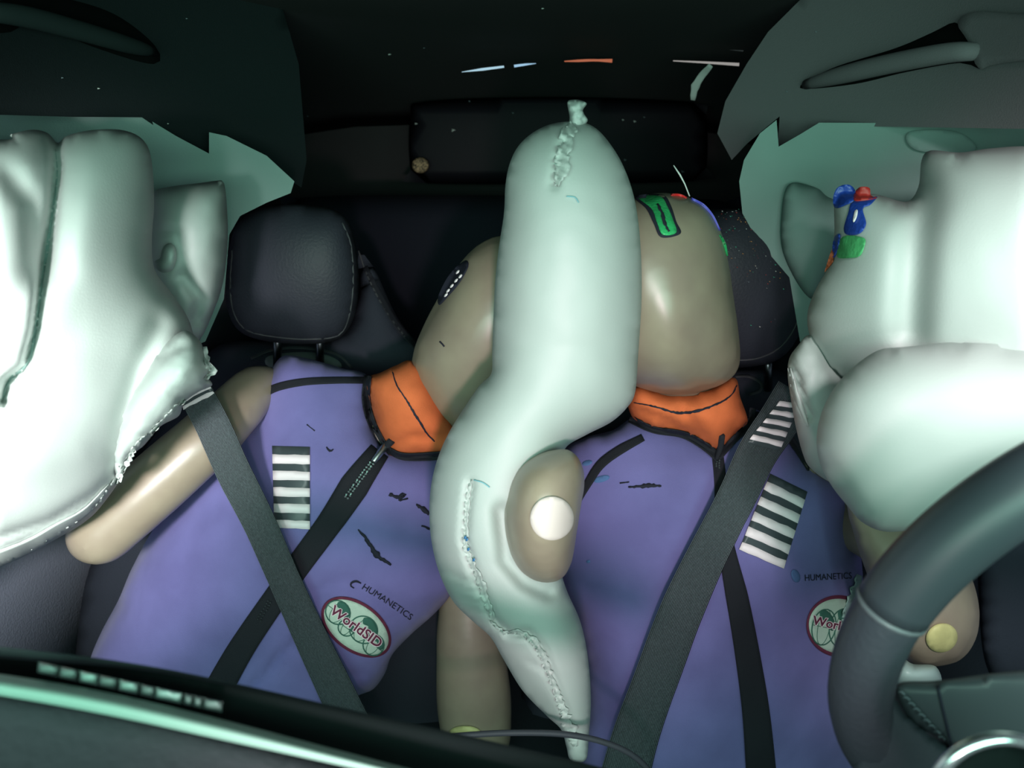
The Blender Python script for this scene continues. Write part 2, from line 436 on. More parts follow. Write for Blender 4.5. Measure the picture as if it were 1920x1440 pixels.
# grab handles
def handle(line, rpx, tgt, label, m, rec):
    t = thing('grab_handle', label, 'handle', P(line[0][0], line[0][1], 0.8))
    L = smooth_open([(a, b, r) for (a, b), r in zip(line, rpx)], 16)
    n = len(L); pts = []; rad = []
    for i, (a, b, r) in enumerate(L):
        d = tgt.d(a, b) or 0.8; s = i / (n - 1); lift = 0.035 * math.sin(math.pi * s) ** 0.5
        pts.append(P(a, b, d - lift)); rad.append(r * pm(a, b, d - lift))
    v, f = tube_w(pts, rad, 14); mk('grip', v, f, m, t)
    decal('recess_shade', rec, tgt, mat('shade_black', (0.004, 0.005, 0.005, 1), 0.9, 0.1), t, off=0.001, step=20)  # shadow in the handle opening, laid on as a flat black patch
    return t
handle([(1512, 158), (1580, 140), (1680, 117), (1780, 99), (1838, 97)], [9, 16, 18, 18, 15], TR, 'dark padded grab handle on the roof edge above the right curtain airbag', LINER,
       [(1500, 165), (1560, 128), (1680, 90), (1750, 60), (1790, 42), (1812, 62), (1842, 128), (1800, 118), (1700, 135), (1600, 158)])
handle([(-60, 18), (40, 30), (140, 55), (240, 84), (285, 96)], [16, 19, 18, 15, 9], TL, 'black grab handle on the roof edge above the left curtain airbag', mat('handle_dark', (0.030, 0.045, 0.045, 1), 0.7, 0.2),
       [(-60, 60), (-40, 20), (60, -10), (200, 20), (290, 85), (288, 120), (180, 90), (60, 42), (20, 60)])
# folded cloth edges at the right roof lining
decal('trim_3', [(1835, 128), (1880, 118), (2100, 90), (2100, 20), (1920, 26), (1830, 22), (1795, 42), (1815, 78)], TR, LINER, None, off=0.012, step=18, thick=0.011)['kind'] = 'structure'

# ------------------------------------------------------------------ rear cabin
v, f = inflated([(560, 372), (900, 366), (1200, 372), (1360, 378), (1400, 420), (1400, 1010), (540, 1010), (530, 420)], 1.70, 0.06, 0.10, exp=0.15, step=36)
tag(mk('rear_seat', v, f, mat('rear_cloth', (0.016, 0.020, 0.030, 1), 0.85, 0.2, 0.3, 300)), 'dark rear bench backrest behind the two front headrests', 'seat')
TW = Tgt(bpy.data.objects['window_1'], bpy.data.objects['ceiling'], LL, LR)
g = bag('speckled_sticker', ell(788, 310, 16, 15), 1.9, 0.003, 0.003, mat('gold_speckle', (0.9, 0.62, 0.35, 1), 0.4, 0.4, 0.8, 900, 0.9, 260, (0.02, 0.02, 0.02, 1), emit=None), step=4, exp=0.2)
nt = MATS['gold_speckle'].node_tree
tag(g, 'small round speckled gold target on the dark rear window', 'sticker')
tape = ribbon('tape_strip', [(1333, 122), (1318, 140), (1304, 162), (1299, 188)], [10, 14, 16, 8], None, mat('grey_tape', (0.5, 0.5, 0.48, 1), 0.6, 0.3), None, depths=[1.3, 1.32, 1.33, 1.34], off=0, jag=0.15)
tag(tape, 'short curved strip of grey tape by the right roof edge', 'tape')
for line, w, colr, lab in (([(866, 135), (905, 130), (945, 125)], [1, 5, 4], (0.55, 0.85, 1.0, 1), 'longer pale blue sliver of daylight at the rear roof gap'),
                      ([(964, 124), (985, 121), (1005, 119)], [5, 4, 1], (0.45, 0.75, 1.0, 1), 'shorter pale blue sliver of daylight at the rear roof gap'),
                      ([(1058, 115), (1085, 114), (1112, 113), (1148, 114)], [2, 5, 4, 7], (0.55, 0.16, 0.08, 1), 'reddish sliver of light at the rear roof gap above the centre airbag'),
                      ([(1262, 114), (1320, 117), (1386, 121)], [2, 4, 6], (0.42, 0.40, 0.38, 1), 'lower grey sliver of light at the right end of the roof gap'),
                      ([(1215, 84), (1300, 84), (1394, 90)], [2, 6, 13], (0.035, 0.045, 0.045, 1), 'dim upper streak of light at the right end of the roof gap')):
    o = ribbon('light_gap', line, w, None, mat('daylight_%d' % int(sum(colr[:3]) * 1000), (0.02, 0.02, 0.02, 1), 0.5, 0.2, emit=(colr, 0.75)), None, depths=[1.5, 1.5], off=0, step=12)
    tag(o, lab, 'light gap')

# ------------------------------------------------------------------ seats
def seat(label, back, hr, seam, slot):
    t = thing('car_seat', label, 'seat', P(hr[0][0], 1300, 1.15))
    v, f = inflated(back, lambda x, y: 1.18 - 0.00017 * max(0, y - 640), 0.07, 0.08, exp=0.25, step=26, smooth=True); b = mk('backrest', v, f, SEATF, t)
    v, f = inflated(hr, 1.07, 0.075, 0.05, exp=0.33, step=12); h = mk('headrest', v, f, SEAT, t)
    th = Tgt(h)
    L = smooth_open(seam, 10); pts = [P(x, y, (th.d(x, y) or 1.05) - 0.0005) for x, y in L]
    v, f = tube_w(pts, 0.0016, 6); mk('piping', v, f, PIPE, h)
    for x, y0, y1 in slot:
        v, f = tube_w([P(x, y0, 1.09), P(x, y1, 1.12)], 0.007, 10); mk('post', v, f, mat('post_metal', (0.12, 0.14, 0.15, 1), 0.3, 0.5, metal=1), t)
    return t, b, h
HR1 = [(424, 540), (428, 585), (450, 622), (500, 640), (570, 645), (630, 638), (662, 600), (672, 540), (668, 470), (652, 415), (618, 390), (560, 383), (498, 387), (455, 408), (433, 450)]
HR2 = [(1300, 400), (1360, 392), (1430, 394), (1480, 407), (1508, 440), (1520, 500), (1518, 570), (1500, 625), (1468, 668), (1420, 686), (1340, 688), (1290, 660), (1270, 560), (1275, 450)]
S1, B1, H1 = seat('left dark front seat holding the leaning dummy, headrest fully visible',
    [(300, 800), (340, 740), (385, 668), (430, 642), (520, 640), (630, 634), (672, 560), (672, 478), (700, 500), (745, 595), (800, 665), (860, 760), (880, 1000), (900, 1500), (500, 1560), (170, 1500), (150, 1150), (230, 920)],
    HR1, [(436, 470), (432, 540), (440, 590), (465, 620), (520, 632), (580, 636), (635, 628), (655, 590), (662, 530), (658, 460), (642, 418)], [(520, 630, 690), (600, 630, 690)])
S2, B2, H2 = seat('right dark front seat whose headrest is dusted with glass crumbs',
    [(1060, 800), (1150, 750), (1280, 700), (1400, 692), (1490, 700), (1550, 760), (1590, 900), (1650, 1080), (1700, 1300), (1700, 1500), (1400, 1560), (1000, 1500), (1020, 1000)],
    HR2, [(1500, 470), (1506, 540), (1496, 600), (1466, 648), (1420, 672), (1360, 676)], [(1360, 680, 720), (1440, 680, 730)])
TB1 = Tgt(B1, H1); TH2 = Tgt(H2); TB2 = Tgt(B2)
ribbon('seam', [(684, 500), (715, 560), (745, 610), (785, 655)], [10, 12, 12, 12], Tgt(B1), TRIM, B1, off=0.002)
ribbon('seam', [(672, 470), (690, 520), (722, 580), (762, 634)], 3, Tgt(B1), PIPE, B1, off=0.002)
decal('guide_plate', [(498, 672), (520, 664), (570, 660), (615, 666), (640, 682), (630, 692), (560, 690), (505, 688)], Tgt(B1), mat('grey_guide', (0.16, 0.20, 0.19, 1), 0.6, 0.3), B1, off=0.006, thick=0.005)
ribbon('seam', [(470, 672), (510, 656), (570, 652), (630, 664), (660, 690)], 5, Tgt(B1), PIPE, B1, off=0.008)
ribbon('guide_plate', [(1378, 706), (1405, 706), (1428, 720), (1424, 734), (1405, 740)], 5, TB2, PIPE, B2, off=0.004)
# glass crumbs on headrest, roof and rear window
def crumbs(name, spots, tg, parent, mats, label, cat='glass', r=(0.6, 1.8)):
    V = []; Fc = []; fm = []
    for (x, y) in spots:
        d = tg.d(x, y)
        if not d: continue
        p = P(x, y, d - 0.0012); s = random.uniform(*r) * pm(x, y, d); k = random.randrange(len(mats))
        b = len(V); V += [p + Vector(q) * s for q in ((1, 0, 0), (-0.7, 0.2, 0.6), (-0.4, -0.6, -0.5), (0.1, 0.6, 0.1), (0, -1, 0.3))]
        for q in ((0, 1, 4), (1, 2, 4), (2, 0, 4), (0, 1, 3), (1, 2, 3), (2, 0, 3)): Fc.append(tuple(b + i for i in q)); fm.append(k)
    o = mk(name, V, Fc, mats, parent, False, fmat=fm); o['kind'] = 'stuff'
    if not parent: tag(o, label, cat)
    return o
cm = [mat('crumb_white', (0.8, 0.85, 0.8, 1), 0.3, 0.5), mat('crumb_orange', (0.8, 0.4, 0.15, 1), 0.3, 0.5), mat('crumb_teal', (0.1, 0.6, 0.4, 1), 0.3, 0.5), mat('crumb_red', (0.5, 0.08, 0.08, 1), 0.3, 0.5), mat('crumb_grey', (0.25, 0.3, 0.34, 1), 0.3, 0.5)]
sp_ = [(random.gauss(1420, 55), random.gauss(470, 55)) for _ in range(130)] + [(random.uniform(1340, 1460), random.uniform(395, 435)) for _ in range(60)] + [(1487 + random.uniform(-4, 4), random.uniform(418, 440)) for _ in range(8)]
crumbs('glass_crumbs', sp_, TH2, None, cm, 'scattered glass crumbs lying over the right headrest', r=(0.7, 2.0))
tw = Tgt(bpy.data.objects['window_1'], bpy.data.objects['rear_seat'], bpy.data.objects['ceiling'], LL, LR)
sp2 = [(350, 35), (117, 146), (185, 166), (315, 232), (577, 218), (730, 102), (795, 90), (1017, 16), (848, 246), (850, 244), (962, 212), (724, 240), (750, 245), (780, 232), (1475, 172), (1172, 300), (1443, 295), (1280, 322), (1230, 350), (428, 373), (1530, 60), (1208, 220), (1190, 228), (1168, 225), (880, 190)]
crumbs('glass_crumbs', sp2, tw, None, [cm[0], cm[4]], 'tiny pale fragments scattered over the dark roof and rear window', r=(2.0, 4.2))

# ------------------------------------------------------------------ curtain airbags, left
bl = lambda x, y: 0.64 + 0.00025 * max(0, x)
t = thing('curtain_airbag', 'big inflated white curtain airbag filling the left side of the cabin', 'airbag', P(150, 1060, 0.66))
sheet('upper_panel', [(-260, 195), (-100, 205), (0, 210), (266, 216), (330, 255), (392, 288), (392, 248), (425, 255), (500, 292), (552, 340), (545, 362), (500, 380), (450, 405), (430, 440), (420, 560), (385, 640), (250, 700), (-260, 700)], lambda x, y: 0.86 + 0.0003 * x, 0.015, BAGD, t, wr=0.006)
v, f = inflated([(-260, 250), (0, 262), (20, 252), (60, 243), (90, 250), (108, 268), (125, 255), (170, 244), (230, 244), (268, 262), (284, 300), (289, 380), (285, 450), (290, 505), (318, 545), (348, 588), (362, 625), (372, 680), (340, 740), (290, 800), (240, 860), (228, 895), (185, 955), (150, 985), (110, 1008), (60, 1036), (0, 1062), (-120, 1100), (-260, 1140)],
    bl, 0.15, 0.10, exp=0.42, step=9,
    creases=[([(104, 256), (108, 310), (98, 400), (84, 500), (68, 620), (48, 690), (14, 715), (6, 752)], 10, 0.035),
             ([(104, 256), (108, 310), (98, 400), (84, 500)], 40, 0.02),
             ([(-100, 330), (0, 305), (60, 380), (80, 480)], 26, 0.012),
             ([(300, 610), (262, 690), (236, 780), (232, 850)], 22, 0.012),
             ([(-100, 1030), (0, 1008), (100, 975), (180, 925), (225, 880)], 9, 0.010),
             ([(232, 690), (235, 800), (180, 880), (60, 920), (-60, 930)], 40, 0.005)], wr=0.0012, wsc=110)
M1 = mk('cushion', v, f, BAG, t)
TM1 = Tgt(M1)
ribbon('fold_shade', [(104, 280), (107, 330), (98, 400), (88, 470), (80, 520), (68, 610), (52, 680), (18, 712), (5, 748)], [1, 3, 4, 7, 4, 4, 6, 5, 2], TM1, BAGD, t, off=0.0015, nx=2)  # crease shade painted on as a thin ribbon of darker cloth
ribbon('hem', [(-60, 1062), (0, 1045), (60, 1020), (110, 990), (160, 960), (205, 910)], [26, 26, 24, 20, 14, 6], TM1, BAG, t, off=0.004, step=10, jag=0.05)
t = thing('side_airbag', 'white side airbag lobe bulging over the left dummy shoulder belt', 'airbag', P(320, 900, 0.66))
v, f = inflated([(345, 620), (375, 640), (387, 672), (400, 690), (388, 705), (398, 722), (372, 735), (345, 755), (335, 780), (300, 800), (270, 835), (238, 862), (226, 905), (212, 860), (222, 790), (240, 740), (275, 690), (305, 650)],
    lambda x, y: 0.645, 0.085, 0.05, exp=0.45, step=9, creases=[([(232, 800), (250, 730), (300, 670), (345, 645)], 8, 0.012), ([(330, 725), (290, 770), (262, 810)], 3, 0.003)], wr=0.003, wsc=25)
M2 = mk('cushion', v, f, BAG, t)
ribbon('frayed_edge', [(384, 650), (389, 680), (398, 695), (386, 712)], [6, 12, 14, 6], Tgt(M2), BAG, t, off=0.004, ruffle=0.004, jag=0.5, step=5)
ribbon('frayed_edge', [(346, 748), (320, 775), (290, 805), (255, 838), (232, 880), (180, 952)], [8, 7, 8, 10, 8, 5], Tgt(M2, M1), BAG, t, off=0.004, ruffle=0.004, jag=0.6, step=5)
t = thing('side_airbag', 'smaller pale green airbag chamber hanging beside the left headrest', 'airbag', P(360, 640, 0.84))
v, f = inflated([(289, 360), (320, 350), (375, 343), (405, 339), (419, 342), (425, 380), (427, 450), (418, 530), (400, 585), (378, 632), (350, 660), (320, 640), (285, 560), (270, 480), (280, 400)],
    0.86, 0.10, 0.06, exp=0.40, step=9, creases=[([(345, 520), (375, 560), (368, 600)], 12, 0.018), ([(348, 518), (372, 548)], 3, 0.004), ([(290, 430), (335, 435), (345, 500), (325, 535)], 8, 0.006)], wr=0.002, wsc=40)
M3 = mk('cushion', v, f, BAG, t)
decal('fabric_tab', [(303, 470), (310, 459), (322, 457), (330, 470), (330, 490), (322, 507), (305, 511), (292, 502), (290, 490), (300, 484)], Tgt(M3), BAG, t, off=0.012, bump=0.022, step=5)

# ------------------------------------------------------------------ curtain airbags, right
t = thing('curtain_airbag', 'big inflated white curtain airbag filling the right side, paint smeared', 'airbag', P(1750, 1000, 0.66))
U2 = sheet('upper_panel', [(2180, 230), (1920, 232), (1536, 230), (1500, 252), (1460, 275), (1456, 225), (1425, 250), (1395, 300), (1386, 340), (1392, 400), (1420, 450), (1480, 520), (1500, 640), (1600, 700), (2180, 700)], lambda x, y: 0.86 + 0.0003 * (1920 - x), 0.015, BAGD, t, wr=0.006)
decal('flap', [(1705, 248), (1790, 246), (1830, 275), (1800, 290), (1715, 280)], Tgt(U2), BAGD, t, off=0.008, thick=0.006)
v, f = inflated([(1480, 345), (1530, 352), (1562, 372), (1640, 366), (1645, 460), (1560, 520), (1520, 560), (1470, 480), (1465, 400)], 0.97, 0.05, 0.04, exp=0.4, step=12)
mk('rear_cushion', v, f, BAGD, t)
v, f = inflated([(1568, 368), (1610, 362), (1650, 366), (1700, 378), (1722, 350), (1728, 300), (1745, 282), (1800, 286), (1860, 278), (1950, 275), (2180, 290), (2180, 900), (1900, 880), (1700, 800), (1620, 735), (1575, 708), (1545, 680), (1520, 635), (1514, 590), (1528, 545), (1555, 495), (1564, 440)],
    lambda x, y: 0.66 + 0.00025 * max(0, 1920 - x), 0.13, 0.09, exp=0.42, step=13,
    creases=[([(1722, 300), (1725, 380), (1715, 470), (1710, 540), (1706, 620)], 34, 0.022), ([(1640, 372), (1700, 385)], 10, 0.006)], wr=0.001, wsc=120)
M4 = mk('cushion', v, f, BAG, t); TM4 = Tgt(M4)
decal('blue_paint_mark', [(1562, 372), (1570, 352), (1590, 346), (1603, 356), (1602, 375), (1585, 385), (1566, 390)], TM4, BLUE, t, off=0.004, step=5)
decal('red_paint_mark', [(1602, 362), (1612, 351), (1630, 352), (1633, 366), (1645, 371), (1620, 376), (1602, 376)], TM4, RED, t, off=0.0045, step=5)
decal('blue_paint_mark', [(1597, 380), (1620, 375), (1645, 368), (1632, 384), (1618, 392), (1624, 420), (1612, 438), (1588, 440), (1582, 428), (1590, 400)], TM4, BLUE, t, off=0.004, step=5)
decal('white_scratch', [(1603, 395), (1608, 394), (1607, 405), (1602, 416), (1599, 414)], Tgt(M4), WHITE, t, off=0.0062, step=3)
decal('green_paint_mark', [(1580, 444), (1602, 442), (1622, 448), (1620, 465), (1612, 480), (1592, 484), (1570, 482), (1572, 460)], Tgt(M4), mat('pale_green_paint', (0.10, 0.55, 0.20, 1), 0.5, 0.4, 0.4, 200, 0.4, 60), t, off=0.004, step=5)
decal('blue_paint_mark', [(1566, 442), (1575, 440), (1572, 465), (1562, 485), (1561, 460)], Tgt(M4), BLUE, t, off=0.004, step=4)
decal('orange_paint_mark', [(1560, 468), (1563, 488), (1552, 504), (1546, 510), (1552, 490)], Tgt(M4), mat('rust_paint', (0.45, 0.12, 0.05, 1), 0.5), t, off=0.004, step=4)
t = thing('side_airbag', 'large blown white side airbag in front of the steering wheel rim', 'airbag', P(1700, 1000, 0.55))
v, f = inflated([(1640, 660), (1700, 650), (1850, 640), (2060, 660), (2180, 760), (2120, 900), (1960, 900), (1880, 910), (1800, 950), (1740, 984), (1690, 996), (1650, 995), (1615, 978), (1590, 950), (1560, 912), (1538, 870), (1531, 820), (1545, 762), (1580, 708)],
    0.575, 0.10, 0.07, exp=0.42, step=13, wr=0.001, wsc=120, creases=[([(1535, 850), (1580, 900), (1620, 960)], 10, 0.003)])
M5 = mk('cushion', v, f, BAG, t)
t = thing('side_airbag', 'grey green folded side airbag between the right headrest and the white bags', 'airbag', P(1530, 900, 0.74))
v, f = inflated([(1516, 628), (1496, 648), (1480, 672), (1477, 705), (1484, 755), (1492, 800), (1505, 850), (1520, 878), (1560, 905), (1600, 900), (1620, 800), (1610, 740), (1580, 700), (1545, 640)],
    0.76, 0.07, 0.06, exp=0.42, step=9, creases=[([(1484, 680), (1500, 730), (1516, 780)], 7, 0.015), ([(1540, 640), (1570, 700)], 14, 0.015)], wr=0.003, wsc=30)
M6 = mk('cushion', v, f, BAG, t)
ribbon('hem', [(1480, 690), (1490, 735), (1504, 770), (1514, 800)], [6, 12, 10, 4], Tgt(M6), BAG, t, off=0.004, jag=0.1)

# ------------------------------------------------------------------ dummies
def stripes(name, quad, nb, tgt, parent, start_dark=True, off=0.0025, wob=0.0, label=None):
    q = [np.array(p, float) for p in quad]           # TL TR BR BL
    base = decal(name, [tuple(p) for p in q], tgt, DARKT, parent, off=off, step=12, smooth=False)
    if label: base['label'] = label
    for k in range(nb):
        a = (2 * k + (1 if start_dark else 0)) / (2 * nb); b = a + 1.12 / (2 * nb)
        b = min(b, 1.0)
        Lp = lambda s, e: q[0 if e == 0 else 1] + (q[3 if e == 0 else 2] - q[0 if e == 0 else 1]) * s
        pts = []
        for s in np.linspace(0, 1, 6): pts.append(Lp(a, 0) * (1 - s) + Lp(a, 1) * s + np.array([0, random.uniform(-wob, wob)]))
        for s in np.linspace(1, 0, 6): pts.append(Lp(b, 0) * (1 - s) + Lp(b, 1) * s + np.array([0, random.uniform(-wob, wob)]))
        decal('white_bar', [tuple(p) for p in pts], tgt, WHITE, base, off=off + 0.001, step=12, smooth=False)
    return base

# ---- left (passenger) dummy
T1 = thing('crash_test_dummy', 'crash test dummy in lilac suit leaning inward on the left seat', 'dummy', P(600, 1400, 0.98))
headL = inflated([(905, 452), (960, 440), (1020, 470), (1050, 540), (1040, 640), (1000, 740), (940, 800), (880, 815), (835, 803), (795, 768), (775, 720), (772, 670), (792, 612), (822, 555), (860, 495)], 0.90, 0.105, 0.11, exp=0.45, step=12)
parts = [headL,
    capsule([(860, 720, 0.93, 65), (800, 770, 0.97, 50), (740, 850, 1.0, 60)]),
    capsule([(560, 800, 1.0, 60), (700, 820, 1.0, 80), (840, 900, 1.0, 55)]),
    capsule([(690, 860, 0.98, 80), (600, 1050, 0.94, 90), (520, 1300, 0.90, 90)]),
    capsule([(530, 800, 0.99, 60), (490, 728, 0.95, 44), (440, 770, 0.88, 50), (385, 825, 0.83, 56), (290, 910, 0.79, 60), (190, 1000, 0.755, 58)], 28),
    capsule([(800, 950, 1.0, 60), (868, 1090, 0.96, 52), (880, 1200, 0.93, 62), (888, 1300, 0.91, 70), (893, 1375, 0.90, 66)], 26)]
BL = merged('body', parts, SKIN, T1)
v, f = inflated([(530, 668), (575, 672), (640, 690), (690, 706), (694, 770), (716, 830), (770, 846), (850, 850), (900, 880), (905, 960), (880, 1040), (848, 1110), (815, 1150), (770, 1190), (735, 1228), (722, 1262), (700, 1292), (662, 1314), (658, 1380), (620, 1500), (420, 1560), (190, 1500), (160, 1300), (168, 1240), (190, 1185), (222, 1125), (250, 1060), (300, 975), (395, 872), (440, 815), (462, 795), (478, 765), (492, 730), (505, 700)],
    lambda x, y: 0.965 - 0.00018 * max(0, y - 800), 0.135, 0.08, exp=0.34, step=15, wr=0.004, wsc=110,
    creases=[([(590, 1115), (640, 1090), (700, 1110), (760, 1150)], 14, 0.008), ([(480, 1290), (530, 1230), (580, 1180)], 7, 0.012), ([(600, 1250), (650, 1270), (700, 1255)], 7, 0.014), ([(690, 1265), (740, 1215), (790, 1175)], 12, -0.006)])
SL = mk('suit', v, f, SUIT, T1)
TSL = Tgt(SL)
v, f = inflated([(688, 712), (715, 698), (745, 684), (770, 676), (800, 700), (840, 780), (880, 830), (870, 858), (800, 856), (740, 862), (722, 838), (705, 800), (695, 760)], lambda x, y: 0.905, 0.085, 0.06, exp=0.4, step=9, wr=0.002, wsc=40, creases=[([(720, 840), (770, 820), (840, 822)], 9, 0.010)])
CL = mk('collar', v, f, ORNG, T1); TCL = Tgt(CL, SL)
ribbon('stitching', [(735, 694), (744, 722), (762, 750), (780, 780), (800, 812), (815, 828)], [2, 2.5, 3, 4, 4, 2], Tgt(CL), INK, CL, off=0.0015, jag=0.4, step=4)
ribbon('collar_binding', [(690, 704), (686, 745), (694, 785), (712, 822), (732, 850)], [14, 16, 16, 14, 10], TCL, TRIM, T1, off=0.008)
ribbon('collar_binding', [(720, 838), (750, 855), (790, 857), (850, 852)], [10, 14, 16, 14], TCL, TRIM, T1, off=0.008)
ribbon('shoulder_binding', [(488, 742), (520, 726), (570, 716), (630, 713), (692, 713)], [15, 15, 14, 13, 13], TSL, TRIM, T1, off=0.003)
Z = ribbon('zipper', [(712, 845), (672, 900), (622, 975), (560, 1060), (500, 1145), (450, 1220), (405, 1300), (380, 1345)], [40, 56, 48, 46, 46, 48, 52, 52], TSL, TRIM, T1, off=0.003, nx=6)
Z['label'] = 'broad black zipper band with metal teeth'
TZ = Tgt(Z, SL, CL)
def teeth(p0, p1, n, tg, parent, r=2.2):
    V = []; Fc = []
    for k in range(n):
        for s in (-1, 1):
            t_ = k / (n - 1); x = p0[0] + (p1[0] - p0[0]) * t_ + s * 2.6 + random.uniform(-.8, .8); y = p0[1] + (p1[1] - p0[1]) * t_ + s * 1.6
            d = (tg.d(x, y) or 0.85) - 0.002; q = r * pm(x, y, d) * 0.8; p = P(x, y, d); b = len(V)
            bv, bf = boxm((p.x - q, p.y - q, p.z - q), (p.x + q, p.y + q, p.z + q)); V += bv; Fc += [tuple(b + i for i in g_) for g_ in bf]
    return mk('teeth', V, Fc, STEEL, parent, False)
teeth((697, 868), (650, 932), 15, TZ, Z); teeth((505, 1128), (486, 1162), 8, TZ, Z, 1.5)
v, f = tube_w([P(x, y, TZ.d(x, y) - 0.006) for x, y in ((700, 866), (712, 850), (725, 832))], [0.004, 0.0055, 0.005], 8); mk('puller', v, f, STEEL, Z)
v, f = tube_w([P(x, y, TZ.d(x, y) - 0.007) for x, y in ((712, 848), (722, 838), (733, 828))], 0.0055, 8); mk('puller_tab', v, f, TRIM, Z)
ML = stripes('striped_marker', [(510, 836), (581, 838), (581, 992), (514, 990)], 5, TSL, T1, wob=0.6, label='black and white striped measuring tape')
# oval patch
def patch(cx, cy, a, b, ang, tg, parent, globes, text, tsz):
    o1 = decal('patch', ell(cx, cy, a, b, ang, 28), tg, PRED, parent, off=0.0025, step=9); o1['label'] = 'oval pale patch with globes and lettering'
    decal('patch_field', ell(cx, cy, a * 0.93, b * 0.88, ang, 28), tg, PATCH, o1, off=0.0035, step=9)
    ca, sa = math.cos(math.radians(ang)), math.sin(math.radians(ang))
    for gx, gy, gr, gr2 in globes:
        x, y = cx + gx * ca - gy * sa, cy + gx * sa + gy * ca
        ring = [(p[0], p[1]) for p in ell(x, y, gr, gr2, ang, 20)]
        ribbon('globe_outline', ring + ring[:1], 2.4, tg, PGRN, o1, off=0.0042, step=5, nx=1)
        for q in (0.5,):
            r3 = ell(x, y, gr * q, gr2, ang, 16); ribbon('globe_line', r3 + r3[:1], 1.1, tg, PGRN, o1, off=0.0042, step=5, nx=1)
        ribbon('globe_line', [(x - gr * ca, y - gr * sa), (x, y), (x + gr * ca, y + gr * sa)], 1.1, tg, PGRN, o1, off=0.0042, step=5, nx=1)
        decal('globe_land', [(x + (u_ * ca - w_ * sa) * gr, y + (u_ * sa + w_ * ca) * gr2) for u_, w_ in ((-0.5, -0.75), (0, -0.95), (0.55, -0.75), (0.9, -0.35), (0.75, 0.05), (0.3, -0.1), (0.1, -0.4), (-0.3, -0.35))], tg, PGRN, o1, off=0.0044, step=4)
    lettering('lettering', text, tsz, cx, cy, ang, tg, WHITE, o1, off=0.0050, sx=1.05, bold=1.7)
    l = lettering('lettering', text, tsz, cx, cy, ang, tg, PRED, o1, off=0.0060, sx=1.05, bold=0.5)
    return o1
patch(668, 1176, 74, 46, 36, TSL, T1, [(-44, -2, 24, 22), (-14, 12, 16, 15), (14, -4, 27, 25), (46, 8, 20, 20)], 'WorldSID', 26)
lettering('lettering', 'HUMANETICS', 17, 727, 1128, 33, TSL, INK, T1, off=0.0022, sx=1.05, bend=-0.0006)
ribbon('logo_swirl', [(677, 1094), (668, 1090), (659, 1093), (658, 1099), (664, 1103)], [2, 4, 4, 3, 2], TSL, INK, T1, off=0.0022, step=3, nx=2)
for L, w in (([(671, 993), (685, 1008), (698, 1028), (708, 1042), (722, 1052), (733, 1060)], [2, 6, 8, 11, 7, 4]), ([(730, 926), (744, 932), (758, 928), (748, 938), (765, 934)], [6, 9, 7, 5, 3]), ([(780, 946), (792, 954), (805, 964)], [3, 8, 6]), ([(790, 986), (806, 992)], [3, 4]), ([(575, 796), (590, 808)], [2, 2]), ([(612, 838), (618, 846), (625, 842)], [3, 4, 2])):
    ribbon('scuff_mark', L, w, TSL, INK, T1, off=0.0018, jag=0.5, step=4, nx=2)
# head marker + end disc
THL = Tgt(BL)
hm = decal('head_marker', [(874, 488), (878, 500), (862, 530), (840, 556), (824, 572), (821, 558), (836, 525), (856, 500)], THL, INK, T1, off=0.002, step=6)
for x, y in ((863, 518), (855, 526), (847, 536), (840, 545), (836, 553), (858, 510)):
    decal('white_spot', ell(x, y, 5, 2.3, -50, 8), THL, WHITE, hm, off=0.0035, step=4)
ribbon('scuff_mark', [(824, 640), (829, 645), (833, 650)], 3, THL, INK, T1, off=0.0015, step=3, nx=2)
decal('end_cap', ell(872, 1374, 30, 13, 0, 16), THL, YEL, T1, off=0.003, step=7, bump=0.003)['label'] = 'yellowish disc on the arm end'

# ---- right (driver) dummy
T2 = thing('crash_test_dummy', 'crash test dummy in lilac suit on the right seat, behind the steering wheel', 'dummy', P(1330, 1400, 0.96))
headR = inflated([(1130, 400), (1180, 370), (1240, 361), (1290, 368), (1330, 393), (1354, 438), (1368, 500), (1377, 560), (1386, 625), (1389, 670), (1382, 700), (1350, 724), (1300, 737), (1250, 740), (1200, 728), (1140, 700), (1110, 640), (1100, 540), (1108, 450)], 0.82, 0.105, 0.11, exp=0.42, step=12,
    extra=lambda x, y: -0.012 * math.exp(-((x - 1265) / 45) ** 2 - ((y - 640) / 90) ** 2))
armR = inflated([(1050, 841), (1075, 846), (1092, 870), (1097, 905), (1090, 950), (1082, 1000), (1074, 1050), (1055, 1086), (1020, 1094), (985, 1080), (960, 1048), (947, 1000), (945, 950), (955, 905), (975, 872), (1010, 850)], lambda x, y: 0.60 - 0.0001 * (y - 900), 0.070, 0.085, exp=0.45, step=9)
armRR = inflated([(1590, 930), (1680, 950), (1740, 975), (1800, 1040), (1832, 1110), (1836, 1180), (1812, 1230), (1765, 1250), (1700, 1240), (1655, 1160), (1630, 1090), (1605, 1020)], lambda x, y: 0.80 - 0.0003 * (y - 950), 0.06, 0.06, exp=0.45, step=12)
parts = [headR, armR, armRR,
    capsule([(1270, 680, 0.86, 70), (1290, 750, 0.92, 52), (1300, 850, 0.98, 50)]),
    capsule([(1022, 960, 0.64, 40), (1026, 935, 0.78, 38), (1075, 890, 0.96, 40), (1150, 880, 0.98, 40)]),
    capsule([(1150, 880, 0.97, 55), (1300, 850, 0.98, 80), (1470, 880, 0.97, 55)]),
    capsule([(1470, 900, 1.0, 45), (1560, 960, 0.96, 45), (1650, 1010, 0.84, 50)]),
    capsule([(1300, 860, 0.96, 80), (1300, 1060, 0.92, 90), (1300, 1350, 0.87, 90)])]
BR = merged('body', parts, SKIN, T2)
